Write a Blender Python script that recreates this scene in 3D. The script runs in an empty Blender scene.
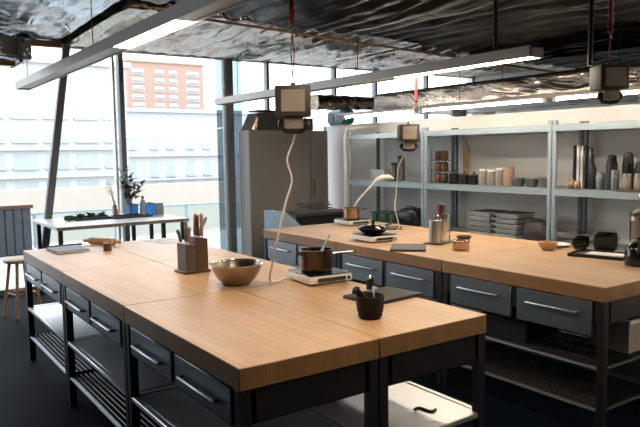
import bpy, bmesh, math, random
from mathutils import Vector, Matrix, noise
random.seed(7)
C = bpy.context.scene
COL = C.collection
PI = math.pi

# ------------------------------------------------------------------ materials
def newmat(name):
    m = bpy.data.materials.new(name); m.use_nodes = True
    nt = m.node_tree
    return m, nt, nt.nodes['Principled BSDF']

def mat(name, col, rough=.5, metal=0., spec=.5, var=.08, vscale=6., bump=0., bscale=40., trans=0., alpha=1., coat=0.):
    """principled surface with a procedural colour / roughness variation"""
    m, nt, b = newmat(name)
    N, L = nt.nodes, nt.links
    tc = N.new('ShaderNodeTexCoord'); nz = N.new('ShaderNodeTexNoise')
    nz.inputs['Scale'].default_value = vscale; nz.inputs['Detail'].default_value = 4
    L.new(tc.outputs['Object'], nz.inputs['Vector'])
    mx = N.new('ShaderNodeMix'); mx.data_type = 'RGBA'
    mx.inputs['A'].default_value = tuple(max(0, c*(1-var)) for c in col[:3])+(1,)
    mx.inputs['B'].default_value = tuple(min(1, c*(1+var)) for c in col[:3])+(1,)
    L.new(nz.outputs['Fac'], mx.inputs['Factor'])
    L.new(mx.outputs['Result'], b.inputs['Base Color'])
    b.inputs['Roughness'].default_value = rough
    b.inputs['Metallic'].default_value = metal
    b.inputs['Specular IOR Level'].default_value = spec
    b.inputs['Transmission Weight'].default_value = trans
    b.inputs['Alpha'].default_value = alpha
    b.inputs['Coat Weight'].default_value = coat
    if bump:
        n2 = N.new('ShaderNodeTexNoise'); n2.inputs['Scale'].default_value = bscale; n2.inputs['Detail'].default_value = 5
        L.new(tc.outputs['Object'], n2.inputs['Vector'])
        bp = N.new('ShaderNodeBump'); bp.inputs['Strength'].default_value = bump; bp.inputs['Distance'].default_value = .01
        L.new(n2.outputs['Fac'], bp.inputs['Height']); L.new(bp.outputs['Normal'], b.inputs['Normal'])
    return m

def emit(name, col, strength):
    m, nt, b = newmat(name)
    b.inputs['Base Color'].default_value = (.9, .9, .9, 1)
    b.inputs['Emission Color'].default_value = col+(1,)
    b.inputs['Emission Strength'].default_value = strength
    return m

def wood_block(name, c1, c2, c3):
    """butcher block: long staves with grain"""
    m, nt, b = newmat(name); N, L = nt.nodes, nt.links
    tc = N.new('ShaderNodeTexCoord')
    mp = N.new('ShaderNodeMapping'); mp.inputs['Rotation'].default_value = (0, 0, PI/2)
    L.new(tc.outputs['Object'], mp.inputs['Vector'])
    br = N.new('ShaderNodeTexBrick'); br.inputs['Scale'].default_value = 1.
    br.inputs['Brick Width'].default_value = .55; br.inputs['Row Height'].default_value = .042
    br.inputs['Mortar Size'].default_value = .0006; br.offset = .37; br.inputs['Bias'].default_value = 0
    br.inputs['Color1'].default_value = c1+(1,); br.inputs['Color2'].default_value = c2+(1,); br.inputs['Mortar'].default_value = c3+(1,)
    L.new(mp.outputs['Vector'], br.inputs['Vector'])
    m2 = N.new('ShaderNodeMapping'); m2.inputs['Scale'].default_value = (60, 3, 60)
    L.new(tc.outputs['Object'], m2.inputs['Vector'])
    nz = N.new('ShaderNodeTexNoise'); nz.inputs['Scale'].default_value = 1; nz.inputs['Detail'].default_value = 6
    L.new(m2.outputs['Vector'], nz.inputs['Vector'])
    mx = N.new('ShaderNodeMix'); mx.data_type = 'RGBA'; mx.blend_type = 'MULTIPLY'; mx.inputs['Factor'].default_value = .22
    L.new(br.outputs['Color'], mx.inputs['A']); L.new(nz.outputs['Color'], mx.inputs['B'])
    L.new(mx.outputs['Result'], b.inputs['Base Color'])
    b.inputs['Roughness'].default_value = .42
    return m

def foil_mat(name, col, rough=.28, k=1.):
    m, nt, b = newmat(name); N, L = nt.nodes, nt.links
    tc = N.new('ShaderNodeTexCoord')
    mp = N.new('ShaderNodeMapping'); mp.inputs['Scale'].default_value = (2.2, .6, 1.6)
    L.new(tc.outputs['Object'], mp.inputs['Vector'])
    nz = N.new('ShaderNodeTexNoise'); nz.inputs['Scale'].default_value = 3.2; nz.inputs['Detail'].default_value = 3; nz.inputs['Distortion'].default_value = .8
    L.new(mp.outputs['Vector'], nz.inputs['Vector'])
    bp = N.new('ShaderNodeBump'); bp.inputs['Strength'].default_value = .38*k; bp.inputs['Distance'].default_value = .08
    L.new(nz.outputs['Fac'], bp.inputs['Height']); L.new(bp.outputs['Normal'], b.inputs['Normal'])
    rp = N.new('ShaderNodeMapRange'); rp.inputs['To Min'].default_value = rough*.6; rp.inputs['To Max'].default_value = rough*1.4
    L.new(nz.outputs['Fac'], rp.inputs['Value']); L.new(rp.outputs['Result'], b.inputs['Roughness'])
    mx = N.new('ShaderNodeMix'); mx.data_type = 'RGBA'
    mx.inputs['A'].default_value = tuple(c*.82 for c in col)+(1,); mx.inputs['B'].default_value = col+(1,)
    L.new(nz.outputs['Fac'], mx.inputs['Factor']); L.new(mx.outputs['Result'], b.inputs['Base Color'])
    b.inputs['Metallic'].default_value = .95
    return m

def pane_mat(name, tint=(1, 1, 1), refl=.06):
    """thin architectural glass: see-through with a faint sheen"""
    m = bpy.data.materials.new(name); m.use_nodes = True
    nt = m.node_tree; N, L = nt.nodes, nt.links
    N.remove(N['Principled BSDF'])
    tr = N.new('ShaderNodeBsdfTransparent'); tr.inputs['Color'].default_value = tint+(1,)
    gl = N.new('ShaderNodeBsdfGlossy'); gl.inputs['Roughness'].default_value = .02
    fr = N.new('ShaderNodeFresnel'); fr.inputs['IOR'].default_value = 1.35
    mu = N.new('ShaderNodeMath'); mu.operation = 'MULTIPLY'; mu.inputs[1].default_value = refl*10
    L.new(fr.outputs[0], mu.inputs[0])
    mx = N.new('ShaderNodeMixShader'); L.new(mu.outputs[0], mx.inputs[0])
    L.new(tr.outputs[0], mx.inputs[1]); L.new(gl.outputs[0], mx.inputs[2])
    L.new(mx.outputs[0], N['Material Output'].inputs['Surface'])
    return m

M = {
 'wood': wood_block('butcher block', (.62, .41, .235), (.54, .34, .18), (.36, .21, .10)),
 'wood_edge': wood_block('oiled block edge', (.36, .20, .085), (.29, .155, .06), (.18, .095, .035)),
 'pine': mat('pine', (.50, .29, .13), .5, var=.2, vscale=14),
 'oak_dark': mat('dark wood', (.11, .055, .026), .45, var=.25, vscale=20),
 'beech': mat('beech', (.52, .33, .18), .45, var=.18, vscale=18),
 'block_grey': mat('grey brown wood', (.10, .08, .065), .5, var=.3, vscale=16),
 'grip_grey': mat('pale grip', (.34, .31, .27), .45),
 'tray_alu': mat('foil tray', (.84, .86, .86), .5, .1, var=.05),
 'black_steel': mat('black steel', (.018, .018, .02), .4, .2, var=.1),
 'steel': mat('stainless', (.46, .48, .50), .34, .95, var=.06, vscale=3),
 'steel_dark': mat('drawer steel', (.20, .225, .25), .40, .8, var=.08, vscale=3),
 'steel_soft': mat('brushed shelf steel', (.58, .60, .62), .42, .8, var=.05),
 'galv': mat('galvanised', (.31, .38, .42), .45, .25, var=.07, vscale=8),
 'galv_dark': mat('grey post', (.16, .17, .18), .5, .2),
 'bowl_steel': mat('bowl steel', (.36, .30, .24), .28, 1., var=.05),
 'crate_dark': mat('dark crate cloth', (.085, .078, .07), .7, var=.15),
 'pan_dark': mat('dark pan steel', (.12, .085, .06), .22, .9),
 'chrome': mat('chrome', (.75, .75, .76), .15, 1.),
 'copper': mat('warm tin', (.50, .34, .24), .26, .92, var=.12),
 'black': mat('black plastic', (.012, .012, .013), .4),
 'black_gloss': mat('black glass', (.008, .008, .01), .12),
 'cast': mat('cast iron', (.007, .007, .007), .6, 0., .25, bump=.15, bscale=150),
 'white': mat('white enamel', (.84, .84, .82), .35, var=.03),
 'white_cable': mat('white cable', (.72, .70, .66), .45, var=.03),
 'red': mat('red cord', (.17, .008, .010), .45, var=.15, vscale=30),
 'grey_box': mat('grey housing', (.04, .035, .03), .55, var=.1),
 'grey_panel': mat('socket panel', (.24, .21, .18), .5, var=.06),
 'wall': mat('painted wall', (.84, .83, .79), .8, var=.04, vscale=1.5),
 'wall_dark': mat('dark wall', (.17, .165, .16), .8, var=.1, vscale=1.),
 'ceil': mat('ceiling slab', (.06, .055, .05), .9, var=.3, vscale=2),
 'cab': mat('grey laminate', (.36, .33, .30), .5, var=.05, vscale=2),
 'frame_w': mat('pale frame', (.82, .84, .85), .4, .2, var=.03),
 'frame_g': mat('grey frame', (.19, .205, .215), .45, .3, var=.05),
 'lamp': mat('lamp aluminium', (.34, .32, .29), .4, .4, var=.05),
 'led': emit('led strip', (1., .80, .60), 56.),
 'led_cool': emit('tube light', (1., .86, .70), 90.),
 'foil_sky_tint': foil_mat('foil sky tint', (.47, .51, .56), .26),  # bluish window light put into the foil colour
 'foil': foil_mat('foil', (.37, .325, .28), .24),  # brown reflection of the table tops put into the foil colour
 'foil_warm_tint': foil_mat('foil warm tint', (.30, .25, .205), .22),  # darker foil copy, warm reflection and dimness held in its colour
 'foil_shaded': foil_mat('foil shaded wrap', (.030, .026, .023), .38, .7),  # shaded foil copy, gloom away from the windows put into its colour
 'beam': mat('raw timber', (.34, .17, .07), .65, var=.3, vscale=8),
 'blue': mat('blue plastic', (.22, .58, 1.0), .3, var=.03, trans=.85),
 'pale_blue': mat('pale blue plastic', (.42, .58, .70), .5, var=.06),
 'teal': mat('teal shell', (.03, .17, .19), .4, var=.15),
 'leaf': mat('leaf', (.025, .06, .03), .5, var=.4, vscale=30),
 'green': mat('vegetable green', (.03, .10, .04), .5, var=.4, vscale=30),
 'stem': mat('stem', (.10, .07, .03), .6),
 'amber': mat('amber glass', (.45, .24, .03), .2),
 'clear': mat('clear glass', (.62, .64, .62), .12, var=.03, trans=.55),
 'clear_w': mat('frosted jar', (.36, .33, .29), .22, var=.05, trans=.3),
 'brown_jar': mat('brown jar', (.14, .06, .03), .2, var=.2),
 'pinkish': mat('clay jar', (.36, .24, .18), .5),
 'grey_pot': mat('grey metal', (.16, .16, .15), .4, .6),
 'paper': mat('paper', (.72, .72, .72), .7, var=.03),
 'dark_cover': mat('dark cover', (.028, .027, .026), .6, spec=.3),
 'slate': mat('tablet cover', (.05, .06, .072), .5),
 'navy': mat('navy cloth', (.02, .02, .16), .7),
 'plum': mat('dark bag', (.05, .04, .045), .6),
 'handle_r': mat('red brown handle', (.12, .04, .03), .45),
 'terrace': mat('terrace paving', (.42, .42, .42), .8, var=.08, vscale=2),
 'street': mat('pale street', (.40, .40, .40), .9, var=.08, vscale=.1),
 'kerbwall': mat('sand wall', (.31, .28, .235), .9, var=.1, vscale=.6),
 'rattan': mat('dark slats', (.055, .06, .07), .7, var=.2, vscale=10),
 'brick': mat('far brick', (.30, .20, .155), .9, var=.06, vscale=.4),
 'facade': mat('pale facade', (.37, .37, .365), .9, var=.04, vscale=.3),
 'facade_b': mat('pale facade left', (.40, .405, .40), .9, var=.04, vscale=.3),
 'win_far': mat('far window', (.30, .335, .33), .25, var=.15, vscale=.5),
 'win_shade': mat('far window shade', (.17, .18, .19), .4, var=.2),
 'glass': pane_mat('pane'),
 'glass_frame_tint': pane_mat('frame tint glass', (.43, .485, .51), .06),  # tint gives the pale brightness of the frame strips
 'glass_rail': pane_mat('rail glass', (.90, .96, .97), .05),
}

def floor_mat():
    m, nt, b = newmat('sealed floor'); N, L = nt.nodes, nt.links
    tc = N.new('ShaderNodeTexCoord'); nz = N.new('ShaderNodeTexNoise'); nz.inputs['Scale'].default_value = 1.4; nz.inputs['Detail'].default_value = 6
    L.new(tc.outputs['Object'], nz.inputs['Vector'])
    cr = N.new('ShaderNodeValToRGB')
    cr.color_ramp.elements[0].color = (.003, .0065, .011, 1); cr.color_ramp.elements[1].color = (.006, .011, .018, 1)
    L.new(nz.outputs['Fac'], cr.inputs['Fac']); L.new(cr.outputs['Color'], b.inputs['Base Color'])
    mr = N.new('ShaderNodeMapRange'); mr.inputs['To Min'].default_value = .55; mr.inputs['To Max'].default_value = .75
    L.new(nz.outputs['Fac'], mr.inputs['Value']); L.new(mr.outputs['Result'], b.inputs['Roughness'])
    b.inputs['Specular IOR Level'].default_value = .02
    return m
M['floor'] = floor_mat()

# ------------------------------------------------------------------ mesh helpers
class MB:
    def __init__(s): s.bm = bmesh.new()
    def box(s, x0, x1, y0, y1, z0, z1, bev=0., seg=1):
        r = bmesh.ops.create_cube(s.bm, size=1.)
        vs = r['verts']
        for v in vs:
            v.co = Vector(((x0+x1)/2+v.co.x*(x1-x0), (y0+y1)/2+v.co.y*(y1-y0), (z0+z1)/2+v.co.z*(z1-z0)))
        if bev:
            es = list({e for v in vs for e in v.link_edges})
            bmesh.ops.bevel(s.bm, geom=es, offset=bev, segments=seg, affect='EDGES', profile=.5)
        return s
    def lathe(s, prof, c=(0, 0, 0), seg=28, closed=False):
        """prof: list of (r,z); surface of revolution round z through c"""
        rings = []
        for r, z in prof:
            if r < 1e-5: rings.append([s.bm.verts.new((c[0], c[1], c[2]+z))])
            else: rings.append([s.bm.verts.new((c[0]+r*math.cos(2*PI*k/seg), c[1]+r*math.sin(2*PI*k/seg), c[2]+z)) for k in range(seg)])
        for a, b in zip(rings, rings[1:]):
            for k in range(seg):
                k2 = (k+1) % seg
                if len(a) == 1 and len(b) == 1: continue
                if len(a) == 1: s.bm.faces.new((a[0], b[k2], b[k]))
                elif len(b) == 1: s.bm.faces.new((a[k], a[k2], b[0]))
                else: s.bm.faces.new((a[k], a[k2], b[k2], b[k]))
        return s
    def tube(s, pts, r, seg=8, caps=True):
        pts = [Vector(p) for p in pts]; n = len(pts)
        rad = r if isinstance(r, (list, tuple)) else [r]*n
        up = None; rings = []
        for i, p in enumerate(pts):
            t = (pts[min(i+1, n-1)]-pts[max(i-1, 0)]).normalized()
            if up is None:
                up = t.orthogonal().normalized()
            else:
                up = (up-t*up.dot(t))
                up = up.normalized() if up.length > 1e-6 else t.orthogonal().normalized()
            w = t.cross(up)
            rings.append([s.bm.verts.new(p+rad[i]*(math.cos(2*PI*k/seg)*up+math.sin(2*PI*k/seg)*w)) for k in range(seg)])
        for a, b in zip(rings, rings[1:]):
            for k in range(seg):
                s.bm.faces.new((a[k], a[(k+1) % seg], b[(k+1) % seg], b[k]))
        if caps:
            s.bm.faces.new(rings[0][::-1]); s.bm.faces.new(rings[-1])
        return s
    def prism(s, poly, z0, z1, axis='z'):
        """extruded polygon; axis z: poly is (x,y); axis y: poly is (x,z) run along y; axis x: poly is (y,z)"""
        def P(a, b, t):
            return (a, b, t) if axis == 'z' else ((a, t, b) if axis == 'y' else (t, a, b))
        A = [s.bm.verts.new(P(a, b, z0)) for a, b in poly]; B = [s.bm.verts.new(P(a, b, z1)) for a, b in poly]
        n = len(poly)
        s.bm.faces.new(A[::-1]); s.bm.faces.new(B)
        for k in range(n): s.bm.faces.new((A[k], A[(k+1) % n], B[(k+1) % n], B[k]))
        return s
    def ball(s, c, r, sc=(1, 1, 1), sub=2):
        res = bmesh.ops.create_icosphere(s.bm, subdivisions=sub, radius=r)
        for v in res['verts']: v.co = Vector(c)+Vector((v.co.x*sc[0], v.co.y*sc[1], v.co.z*sc[2]))
        return s
    def xf(s, mtx): bmesh.ops.transform(s.bm, matrix=mtx, verts=s.bm.verts); return s
    def build(s, name, m, parent=None, loc=None, rz=0., smooth=True, ang=40):
        bmesh.ops.recalc_face_normals(s.bm, faces=s.bm.faces)
        me = bpy.data.meshes.new(name); s.bm.to_mesh(me); s.bm.free()
        me.materials.append(M[m] if isinstance(m, str) else m)
        if smooth:
            me.polygons.foreach_set('use_smooth', [True]*len(me.polygons))
            me.set_sharp_from_angle(angle=math.radians(ang))
        o = bpy.data.objects.new(name, me); COL.objects.link(o)
        if parent is not None: o.parent = parent
        if loc is not None: o.location = loc
        o.rotation_euler.z = rz
        return o

def tag(o, label=None, cat=None, group=None, kind=None):
    if label: o['label'] = label
    if cat: o['category'] = cat
    if group: o['group'] = group
    if kind: o['kind'] = kind
    return o
def thing(name, label, cat, loc=(0, 0, 0), rz=0., group=None):
    o = bpy.data.objects.new(name, None); COL.objects.link(o)
    o.empty_display_size = .05
    o.location = loc; o.rotation_euler.z = rz
    return tag(o, label, cat, group)
KIDS = {}
def copy_tree(o, parent=None):
    c = o.copy(); COL.objects.link(c)
    if parent is not None: c.parent = parent
    for ch in list(o.children): copy_tree(ch, c)
    return c
def dup(o, label, loc, rz=None):
    c = copy_tree(o); c.location = loc; c['label'] = label
    if rz is not None: c.rotation_euler.z = rz
    return c
def struct(mb, name, m, **k):
    return tag(mb.build(name, m, **k), kind='structure')

# ------------------------------------------------------------------ camera
F, YAW, PITCH, ROLL, H = 662.68, .6066, .0916, -.0145, 1.6548
fw = Vector((math.sin(YAW)*math.cos(PITCH), math.cos(YAW)*math.cos(PITCH), -math.sin(PITCH)))
r0 = fw.cross(Vector((0, 0, 1))).normalized(); u0 = r0.cross(fw)
rt = math.cos(ROLL)*r0+math.sin(ROLL)*u0; up = -math.sin(ROLL)*r0+math.cos(ROLL)*u0
cam = bpy.data.cameras.new('camera'); co = bpy.data.objects.new('camera', cam); COL.objects.link(co)
cam.sensor_width = 36.; cam.lens = F/640*36.; cam.clip_end = 600; cam.clip_start = .05
mw = Matrix((rt, up, -fw)).transposed().to_4x4(); mw.translation = Vector((0, 0, H)); co.matrix_world = mw
C.camera = co

# ------------------------------------------------------------------ room shell
X0, X1, Y0, YW, ZC = -3.0, 9.6, -2.6, 8.7, 3.55
struct(MB().box(X0, X1, Y0, YW+.1, -.1, 0), 'floor', 'floor', smooth=False)
struct(MB().box(X0-.2, X1+.2, Y0-.2, YW+.3, ZC, ZC+.2), 'ceiling', 'ceil', smooth=False)
struct(MB().box(X0-.2, X0, Y0, YW+.2, 0, ZC), 'wall_left', 'wall_dark', smooth=False)
struct(MB().box(X1, X1+.2, Y0, YW+.2, 0, ZC), 'wall_right', 'wall', smooth=False)
struct(MB().box(X0-.2, X1+.2, Y0-.2, Y0, 0, ZC), 'wall_back', 'wall_dark', smooth=False)
struct(MB().box(X0, X1, YW, YW+.2, 3.04, ZC), 'wall_front', 'wall_dark', smooth=False)       # header over the glazing
struct(MB().box(6.1, 6.2, -1.2, 8.58, 0, 2.07), 'wall_partition', 'wall', smooth=False)
# glazing of the far wall: frames and panes
def window(n, x0, x1, post=(.05, .05), split=None):
    m = MB()
    m.box(x0, x1, YW, YW+.08, 0, .05).box(x0, x1, YW, YW+.08, 3.0, 3.04)
    m.box(x0, x0+post[0], YW, YW+.08, .05, 3.0).box(x1-post[1], x1, YW, YW+.08, .05, 3.0)
    w = struct(m, 'window_%d' % n, 'frame_w', smooth=False)
    g = MB().box(x0+post[0], x1-post[1], YW+.03, YW+.045, .05, 3.0).build('pane', 'glass', w, smooth=False)
    for s in split or []:
        MB().box(s-.022, s+.022, YW-.01, YW+.09, .05, 3.0).build('mullion', 'frame_g', w, smooth=False)
    return w
window(1, X0, 2.80, (.05, .014))
w2 = window(2, 2.80, 4.42, (.014, .03))
MB().box(2.863, 2.925, YW-.03, YW+.09, .05, 3.0).build('mullion', 'frame_g', w2, smooth=False)
MB().box(4.29, 4.385, YW+.05, YW+.062, .05, 3.0).build('frame_tint_pane', 'glass_frame_tint', w2, smooth=False)  # tinted pane added in place of a pale frame strip
w3 = window(3, 4.42, X1, (.02, .05), [5.12, 6.37, 7.22, 8.4])
MB().box(4.53, 4.70, YW+.05, YW+.062, .05, 3.0).build('frame_tint_pane', 'glass_frame_tint', w3, smooth=False)  # second tinted pane standing in for the pale frame
MB().box(4.43, 4.515, YW-.04, YW+.1, .0, 3.03).build('mullion', 'frame_g', w3, smooth=False)
struct(MB().box(6.1, 6.2, 8.58, YW-.03, 0, 2.07), 'trim_1', 'galv_dark', smooth=False)
struct(MB().box(X0, 6.0, YW-.12, YW-.01, 0, .07), 'baseboard_front', 'frame_g', smooth=False)
# the leaning steel column behind the glass
tag(MB().prism([(1.69, 0), (1.775, 0), (2.23, 3.02), (2.145, 3.02)], YW-.2, YW-.125, 'y').build('column', 'frame_g', smooth=False),
    'slim grey steel column leaning against the window glazing', 'column')

# ------------------------------------------------------------------ work benches
def make_bench(label, racks=False):
    t = thing('work_bench', label, 'workbench', group='work benches of the two islands')
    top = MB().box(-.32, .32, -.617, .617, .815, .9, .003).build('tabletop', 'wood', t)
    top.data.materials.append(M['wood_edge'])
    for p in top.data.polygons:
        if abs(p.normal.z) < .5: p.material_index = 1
    zb = .605 if racks else .665; zc = .69 if racks else .665
    for sx in (-1, 1):
        for sy in (-1, 1):
            MB().box(sx*.295-.022, sx*.295+.022, sy*.592-.022, sy*.592+.022, 0, .815, .003).build('leg', 'black_steel', t)
    m = MB()
    m.box(-.31, .30, -.568, -.55, zc, .812).box(-.31, .30, .55, .568, zc, .812).box(.282, .30, -.55, .55, zc, .812)
    m.box(-.31, .282, -.012, .012, zc, .812).box(-.31, .282, -.55, .55, zc-.005, zc+.003)
    m.box(-.25, .25, -.61, -.57, .69, .812).box(-.25, .25, .57, .61, .69, .812)
    m.build('drawer_case', 'black_steel', t, smooth=False)
    for y in (-.28, .28):
        d = MB().box(-.318, -.30, y-.258, y+.258, zb+.007, .808, .003).box(-.30, .2, y-.24, y+.24, zc+.015, zc+.02).build('drawer', 'steel_dark', t)
        h = MB(); h.tube([(-.318, y-.17, .735), (-.345, y-.17, .735), (-.345, y-.165, .735), (-.345, y+.165, .735), (-.345, y+.17, .735), (-.318, y+.17, .735)], .007, 8)
        h.build('handle', 'steel', d)
    if not racks:
        m = MB().box(-.285, .285, -.57, .57, .425, .437, .002)
        m.box(-.316, -.285, -.57, .57, .415, .440, .004).box(.285, .316, -.57, .57, .415, .440, .004)
        m.box(-.272, .272, -.614, -.57, .415, .440, .004).box(-.272, .272, .57, .614, .415, .440, .004)
        m.build('shelf', 'steel_soft', t)
    for zr in ((.19, .43) if racks else (.19,)):
        m = MB()
        for y in (-.592, .592): m.tube([(-.272, y, zr), (.272, y, zr)], .011, 8)
        for k in range(19):
            x = -.27+.03*k; m.tube([(x, -.59, zr+.007), (x, .59, zr+.007)], .0035, 6)
        for x in (-.3, .3): MB().tube([(x, -.57, zr), (x, .57, zr)], .013, 8).build('rack_rail', 'steel_dark', t)
        m.build('wire_rack', 'black_steel', t)
    return t
PX = [(1.375, 'left'), (2.020, 'right')]
PY = [(2.65, 'near'), (3.89, 'middle'), (5.13, 'far')]
lab = {
 (0, 0, 0): 'wood topped steel bench of the left island with the corner nearest the viewer',
 (0, 0, 1): 'wood topped steel bench of the left island carrying the black mortar and flat black laptop',
 (0, 1, 0): 'wood topped steel bench in the middle of the left island on its open floor side',
 (0, 1, 1): 'wood topped steel bench of the left island under the steel mixing bowl and knife block',
 (0, 2, 0): 'wood topped steel bench of the left island with the stool and slate notepad beside',
 (0, 2, 1): 'wood topped steel bench at far inner corner of left island, under a paper sheet',
 (1, 0, 0): 'wood topped steel bench of the right island whose near corner shows wire racks below',
 (1, 0, 1): 'wood topped steel bench of the right island under the black kettle and document tray',
 (1, 1, 0): 'wood topped steel bench of the right island under the steel knife block and copper tin',
 (1, 1, 1): 'wood topped steel bench of the right island carrying the small black bowl by the tin',
 (1, 2, 0): 'wood topped steel bench at far end of right island, corner beside the pale bin',
 (1, 2, 1): 'wood topped bench at far end of right island, under the hob with copper pot',
}
for isl, xs in enumerate(((1.375, 2.020), (3.612, 4.257))):
    proto = None
    for i, x in enumerate(xs):
        for j, y in enumerate((2.65, 3.89, 5.13)):
            l = lab[(isl, j, i)]
            if proto is None: proto = make_bench(l, isl == 1); o = proto
            else: o = dup(proto, l, (0, 0, 0))
            o.location = (x, y, 0); o.rotation_euler.z = 0 if i == 0 else PI

# ------------------------------------------------------------------ things on the left island
T = .9
def lathe_obj(name, prof, m, parent, seg=32, c=(0, 0, 0)):
    return MB().lathe(prof, c, seg).build(name, m, parent)

# steel mixing bowl
t = thing('mixing_bowl', 'round stainless mixing bowl standing on the left island', 'bowl', (1.765, 3.40, T))
lathe_obj('bowl_body', [(0, .004), (.055, 0), (.075, .004), (.112, .04), (.133, .08), (.144, .122), (.147, .122), (.136, .08), (.114, .042), (.07, .009), (0, .008)], 'bowl_steel', t, 48)
lathe_obj('rim', [(.143, .118), (.154, .120), (.155, .125), (.146, .127), (.143, .122), (.143, .118)], 'chrome', t, 48)

# induction hob + saucepan
def hob(label, loc, rz, w=.29, d=.29):
    t = thing('induction_hob', label, 'hob', loc, rz, 'portable induction hobs')
    MB().box(-w/2, w/2, -d/2, d/2, .010, .052, .008, 2).build('body', 'white', t)
    MB().box(-w/2+.006, w/2-.006, -d/2+.006, d/2-.006, .0525, .058, .002).build('glass_plate', 'black_gloss', t)
    for sx in (-1, 1):
        for sy in (-1, 1): lathe_obj('foot', [(0, 0), (.014, 0), (.012, .010), (0, .010)], 'black', t, 12, (sx*(w/2-.04), sy*(d/2-.04), 0))
    p = MB().box(-w/2+.05, w/2-.05, -d/2-.003, -d/2+.001, .018, .040).build('control_panel', 'grey_box', t, smooth=False)
    MB().tube([(w/2-.035, -d/2-.002, .03), (w/2-.035, -d/2-.014, .03)], .010, 12).build('knob', 'chrome', p)
    return t
hob('white portable induction hob with black glass under the saucepan on left island', (2.205, 3.20, T), -.06)
t = thing('saucepan', 'steel saucepan with long chrome handle on the left island hob', 'pan', (2.20, 3.215, T+.058), -.5)
lathe_obj('pan_body', [(0, 0), (.086, 0), (.095, .008), (.097, .125), (.100, .128), (.094, .128), (.092, .010), (0, .008)], 'pan_dark', t, 40)
lathe_obj('contents', [(0, .085), (.0925, .085)], 'brown_jar', t, 32)
MB().tube([(.096, 0, .10), (.12, 0, .103), (.17, 0, .106), (.235, 0, .106)], [.007, .006, .008, .009], 10).build('handle', 'chrome', t)
MB().tube([(-.093, .03, .10), (-.12, .02, .102), (-.12, -.02, .102), (-.093, -.03, .10)], .006, 8).build('grip', 'black', t)
MB().tube([(.02, .03, .075), (.05, .05, .13), (.09, .075, .2)], [.012, .006, .005], 8).build('spoon', 'steel', t)

# mortar and pestle
t = thing('mortar', 'black cast iron mortar with a pestle beside the flat laptop', 'mortar', (1.875, 2.312, T), .3)
lathe_obj('mortar_body', [(0, 0), (.046, 0), (.050, .004), (.052, .03), (.060, .034), (.063, .06), (.066, .105), (.061, .108), (.056, .1), (.05, .05), (0, .035)], 'cast', t, 40)
lathe_obj('band', [(.0495, .012), (.055, .012), (.056, .03), (.0505, .032), (.0495, .012)], 'cast', t, 40)
MB().tube([(.01, 0, .055), (-.03, .02, .10), (-.055, .032, .128), (-.062, .036, .136), (-.068, .039, .143)], [.016, .013, .016, .022, .012], 14).build('pestle', 'cast', t)
MB().tube([(.02, -.01, .06), (.045, .01, .112), (.055, .018, .135)], [.006, .004, .006], 8).build('spoon', 'steel', t)

# laptop-like slab
def slab(name, label, cat, loc, rz, w, d, h, m, m2=None):
    t = thing(name, label, cat, loc, rz)
    MB().box(-w/2, w/2, -d/2, d/2, 0, h*.55, .002).build('base', m, t)
    MB().box(-w/2+.001, w/2-.001, -d/2+.001, d/2-.001, h*.6, h, .003).build('lid', m2 or m, t)
    MB().box(-w/2+.06, w/2-.06, d/2-.012, d/2-.001, h*.5, h*.62).build('hinge', 'black', t, smooth=False)
    return t
slab('laptop', 'closed flat black laptop lying behind the black mortar', 'laptop', (2.205, 2.615, T), -.85+PI/2-.62, .34, .25, .016, 'black', 'dark_cover')
t = thing('spice_grinder', 'small dark grinder with a chrome top behind the black laptop', 'grinder', (2.285, 2.735+.08, T))
lathe_obj('grinder_body', [(0, 0), (.024, 0), (.022, .02), (.018, .035), (.021, .055), (0, .055)], 'black', t, 20)
lathe_obj('cap', [(0, .055), (.015, .055), (.017, .066), (.010, .078), (0, .08)], 'chrome', t, 20)

# knife block
t = thing('knife_block', 'wooden knife block full of knives on the left island', 'knife block', (1.745, 3.955, T), .06)
MB().box(-.105, .085, -.075, .075, 0, .016, .004).build('base', 'oak_dark', t)
MB().prism([(-.005, .016), (.072, .016), (.072, .215), (-.005, .228)], -.06, .06, 'y').build('tall_block', 'oak_dark', t, smooth=False)
MB().prism([(-.085, .016), (-.008, .016), (-.008, .180), (-.085, .188)], -.06, .06, 'y').build('short_block', 'block_grey', t, smooth=False)
kn = [(.012, -.04, .222, .14, 0, 'handle_r'), (.012, .0, .222, .145, .01, 'beech'), (.045, -.035, .22, .15, .0, 'beech'), (.048, .01, .218, .12, .05, 'grip_grey'), (.052, .045, .215, .10, .06, 'grip_grey'),
      (-.045, -.035, .182, .11, 0, 'grip_grey'), (-.040, .02, .182, .14, .0, 'grip_grey'), (-.065, .045, .184, .085, -.02, 'steel_dark')]
for x, y, z, l, dx, mm in kn:
    k = MB().tube([(x, y, z+.012), (x+dx*.4, y, z+.012+l*.4), (x+dx, y, z+l), (x+dx*1.1, y, z+l+.008)], [.012, .011, .013, .006], 8).build('knife_handle', mm, t)
    MB().box(x-.002, x+.002, y-.010, y+.010, z-.03, z+.014).build('blade', 'chrome', k, smooth=False)

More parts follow.
